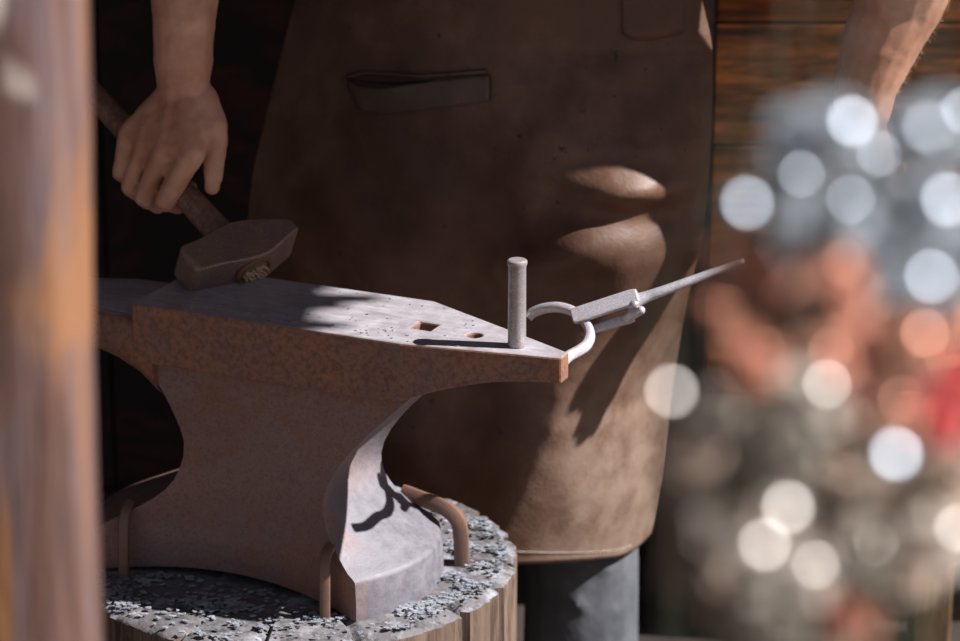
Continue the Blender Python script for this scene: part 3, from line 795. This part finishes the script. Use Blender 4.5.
def blossom_bm(c, r, face_dir):
    bm = bmesh.new(); zax = face_dir.normalized(); x = zax.cross(V((0,0,1))).normalized(); y = zax.cross(x)
    for ringi, (n_, rad, lift, tilt) in enumerate(((5, .42, .25, .9), (6, .68, .1, .55), (7, .95, -.08, .2))):
        for k in range(n_):
            a = 2*PI*k/n_+ringi*.5+random.uniform(-.1,.1); dr = x*math.cos(a)+y*math.sin(a); tn = zax.cross(dr)
            rows = []
            for i in range(5):
                f = i/4; rr = r*rad*(.15+.85*f); wd = r*rad*.62*math.sin(PI*(.12+.80*f))**.7
                hgt = r*(lift*.3+tilt*.55*f*f)
                rows.append([c+dr*rr*(1-.12*(j/2-1)**2)+tn*wd*(j/2-1)+zax*(hgt+r*.10*(j/2-1)**2) for j in range(5)])
            loft(bm, rows, cap=False, closed=False)
    ellipsoid(bm, c-zax*r*.05, (r*.3,)*3, seg=12)
    return bm
vase_c = PD(840, 980, .84)
flower_n = 0
def flower(px, py, kind, R, bead, dist, label, group, bpx=None, lk=1.0):
    """R petals radius in photo px, bead disc radius in px"""
    dist = dist-.035 if bead >= 5.4 else dist; c = PD(px, py, dist); k = dist/FPX; tocam = (CAM-c).normalized(); h_ = (tocam+SUN).normalized()
    e = empty('ornamental_flower', c, label, 'ornament', group)
    fd = (h_*lk+tocam*(1-lk)+V((random.uniform(-.12,.12), random.uniform(-.12,.12), random.uniform(-.12,.12)))).normalized()
    o = link('petals', blossom_bm(c-fd*R*k*.1, R*k, fd), FM[kind], e, recalc=False)
    so = o.modifiers.new('s', 'SOLIDIFY'); so.thickness = .0004
    if bead:
        bm = bmesh.new(); x = h_.cross(V((0,0,1))).normalized(); y = h_.cross(x); r = bead*k; rings = []
        bc = c+fd*R*k*.62
        for rr, zz in ((.02,.0),(.35,-.012),(.7,-.05),(1,-.11),(1.02,-.2),(.7,-.42),(.3,-.5),(.02,-.52)):
            rings.append([bc+x*r*rr*math.cos(2*PI*i/24)+y*r*rr*math.sin(2*PI*i/24)+h_*zz*r for i in range(24)])
        loft(bm, rings); link('bead', bm, BM_[kind], e)
    bm = bmesh.new(); b2 = V((vase_c.x+random.uniform(-.03,.03), vase_c.y+random.uniform(-.03,.03), -.004)); c0 = c-fd*R*k*.25
    tube(bm, catmull([c0, c0-fd*R*k*.6+V((0,.004,-.01)), c0*.5+b2*.5+V((0,.025,.0)), b2], 5), .0006, 6); link('stem', bm, M['wire'], e)
FL = [ # px, py, kind, petal r, bead r, dist, words
 (743,205,'silver',10,9,.80,'lone silver ornament at the left tip of the grey cluster, above the tong rein'),
 (800,135,'silver',26,10,.86,'grey ornament topping the left side of the silver cluster'),
 (838,132,'silver',30,10,.84,'bright pale silver ornament just below the sunlit forearm'),
 (866,165,'silver',28,6,.86,'grey ornament directly under the hidden left wrist'),
 (914,138,'silver',28,10,.80,'brightest silver ornament right of the sunlit forearm'),
 (950,125,'silver',30,8,.86,'silver ornament cut by the right edge at the height of the wrist'),
 (786,182,'silver',28,6,.84,'dim grey ornament right of the lone silver one'),
 (838,212,'silver',28,6,.82,'grey ornament in the middle of the silver cluster'),
 (890,215,'silver',32,0,.88,'dull dark grey ornament deep in the silver cluster'),
 (938,210,'silver',26,10,.80,'bright silver ornament at the right edge of the grey cluster'),
 (815,240,'silver',28,0,.86,'dull grey ornament just above the copper cluster'),
 (868,262,'silver',28,0,.86,'dull grey ornament between the silver and copper clusters'),
 (922,284,'silver',22,9,.80,'silver ornament glinting low at the right, above the copper ones'),
 (955,262,'silver',28,0,.88,'dark grey ornament below the bright right edge one'),
 (738,266,'copper',26,9,.82,'salmon ornament right behind the end of the tong rein'),
 (776,276,'copper',22,9,.82,'salmon ornament second from the left of the copper cluster'),
 (836,272,'copper',24,5,.82,'faint pinkish ornament over the grey and copper border'),
 (720,312,'copper',16,3,.86,'small lilac tinted ornament below the tong rein'),
 (790,325,'copper',32,0,.88,'dull copper ornament at the middle of the warm cluster'),
 (842,300,'copper',26,9,.82,'orange copper ornament below the grey cluster'),
 (752,356,'copper',24,7,.82,'dusky copper ornament above the cream cluster'),
 (870,350,'copper',30,0,.88,'dark copper ornament left of the red one'),
 (912,342,'copper',24,8,.82,'salmon copper ornament above the red one'),
 (940,310,'copper',26,0,.88,'brown copper ornament by the right edge'),
 (820,360,'copper',26,5,.84,'copper ornament touching the top of the cream cluster'),
 (938,418,'red',26,5,.84,'red ornament at the right edge'),
 (962,380,'red',20,4,.86,'red ornament half cut off by the right edge, above the other red one'),
 (669,393,'cream',6,9,.80,'lone lilac white ornament in front of the apron'),
 (710,418,'cream',26,6,.84,'cream ornament right of the lone lilac white one'),
 (745,430,'cream',24,5,.84,'cream ornament at the top left of the cream cluster'),
 (815,398,'cream',30,8,.82,'large cream ornament under the copper cluster'),
 (888,408,'copper',26,6,.82,'peach ornament above the brightest white one'),
 (891,457,'silver',10,11,.80,'brightest white ornament low at the right, below the peach one'),
 (840,455,'taupe',32,0,.90,'dark bronze ornament left of the brightest white one'),
 (782,512,'cream',16,10,.80,'bright cream ornament at the lower middle, topmost of its trio'),
 (757,552,'cream',20,9,.80,'cream ornament lower left of the bright cream one'),
 (806,572,'cream',24,8,.82,'cream ornament lower right of the bright cream one'),
 (866,550,'cream',26,6,.84,'olive cream ornament right of the lower trio'),
 (740,480,'taupe',32,0,.90,'dark taupe ornament between the cream clusters'),
 (700,500,'taupe',30,0,.92,'faint taupe ornament beside the apron hem'),
 (945,540,'cream',28,8,.84,'cream ornament cut by the right edge at the bottom'),
 (915,505,'taupe',30,0,.88,'dark bronze ornament below the brightest white one'),
 (855,618,'copper',22,5,.84,'small coppery ornament lowest of the bouquet'),
 (755,605,'taupe',32,0,.90,'dull brown ornament at the bottom left of the bouquet'),
 (810,640,'taupe',30,0,.90,'dull brown ornament at the very bottom edge'),
 (690,450,'taupe',26,4,.88,'taupe ornament over the right edge of the apron'),
 (790,455,'cream',26,4,.86,'dim beige ornament in the centre of the cream cluster'),
 (905,560,'taupe',30,4,.88,'grey brown ornament between the two olive ones at the bottom right'),
 (720,530,'cream',24,4,.86,'dim beige ornament at the left of the lower trio'),
 (830,500,'taupe',28,5,.86,'soft brown ornament between the bright cream one and the brightest white one'),
 (950,480,'taupe',30,4,.88,'grey brown ornament at the right edge under the red one'),
 (780,620,'cream',26,3,.88,'dim beige ornament below the lower trio'),
 (700,565,'taupe',28,0,.92,'dull brown ornament left of the lower cream trio'),
]
GN = {'silver': 'silver grey ornaments in the foreground', 'copper': 'copper ornaments in the foreground', 'cream': 'cream ornaments in the foreground', 'red': 'red ornaments in the foreground', 'taupe': 'dull brown ornaments in the foreground'}
for (px, py, kd, R_, b_, dd, lb) in FL:
    flower(px, py, kd, R_*(1.25 if (px < 785 and 240 < py < 330) else 1.9 if b_ == 0 else 1.5), b_*(.72 if b_ >= 9 else .66), dd, 'blurred '+lb, GN[kd])
# ============================================================ LIGHT, WORLD, CAMERA
sd = bpy.data.lights.new('sun', 'SUN'); sd.energy = 10.5; sd.angle = math.radians(.6); sd.color = (1,.97,.95)
so = bpy.data.objects.new('sun', sd); C.objects.link(so); so.rotation_euler = SUN.to_track_quat('Z', 'Y').to_euler()
w = bpy.data.worlds.new('sky'); bpy.context.scene.world = w; w.use_nodes = True
bg = w.node_tree.nodes['Background']; bg.inputs[0].default_value = (.74,.80,1,1); bg.inputs[1].default_value = .28
cdta = bpy.data.cameras.new('camera'); cam = bpy.data.objects.new('camera', cdta); C.objects.link(cam)
cam.location = CAM; cam.rotation_euler = (PI/2-PITCH, 0, 0); cdta.lens = 108; cdta.sensor_width = 36; cdta.sensor_fit = 'HORIZONTAL'
cdta.dof.use_dof = True; cdta.dof.focus_distance = 2.86; cdta.dof.aperture_fstop = 5.6; cdta.clip_start = .01
sc = bpy.context.scene; sc.camera = cam
vs_ = sc.view_settings; vs_.view_transform = 'Standard'; vs_.look = 'None'; vs_.gamma = 1; vs_.use_curve_mapping = False; vs_.exposure = 0
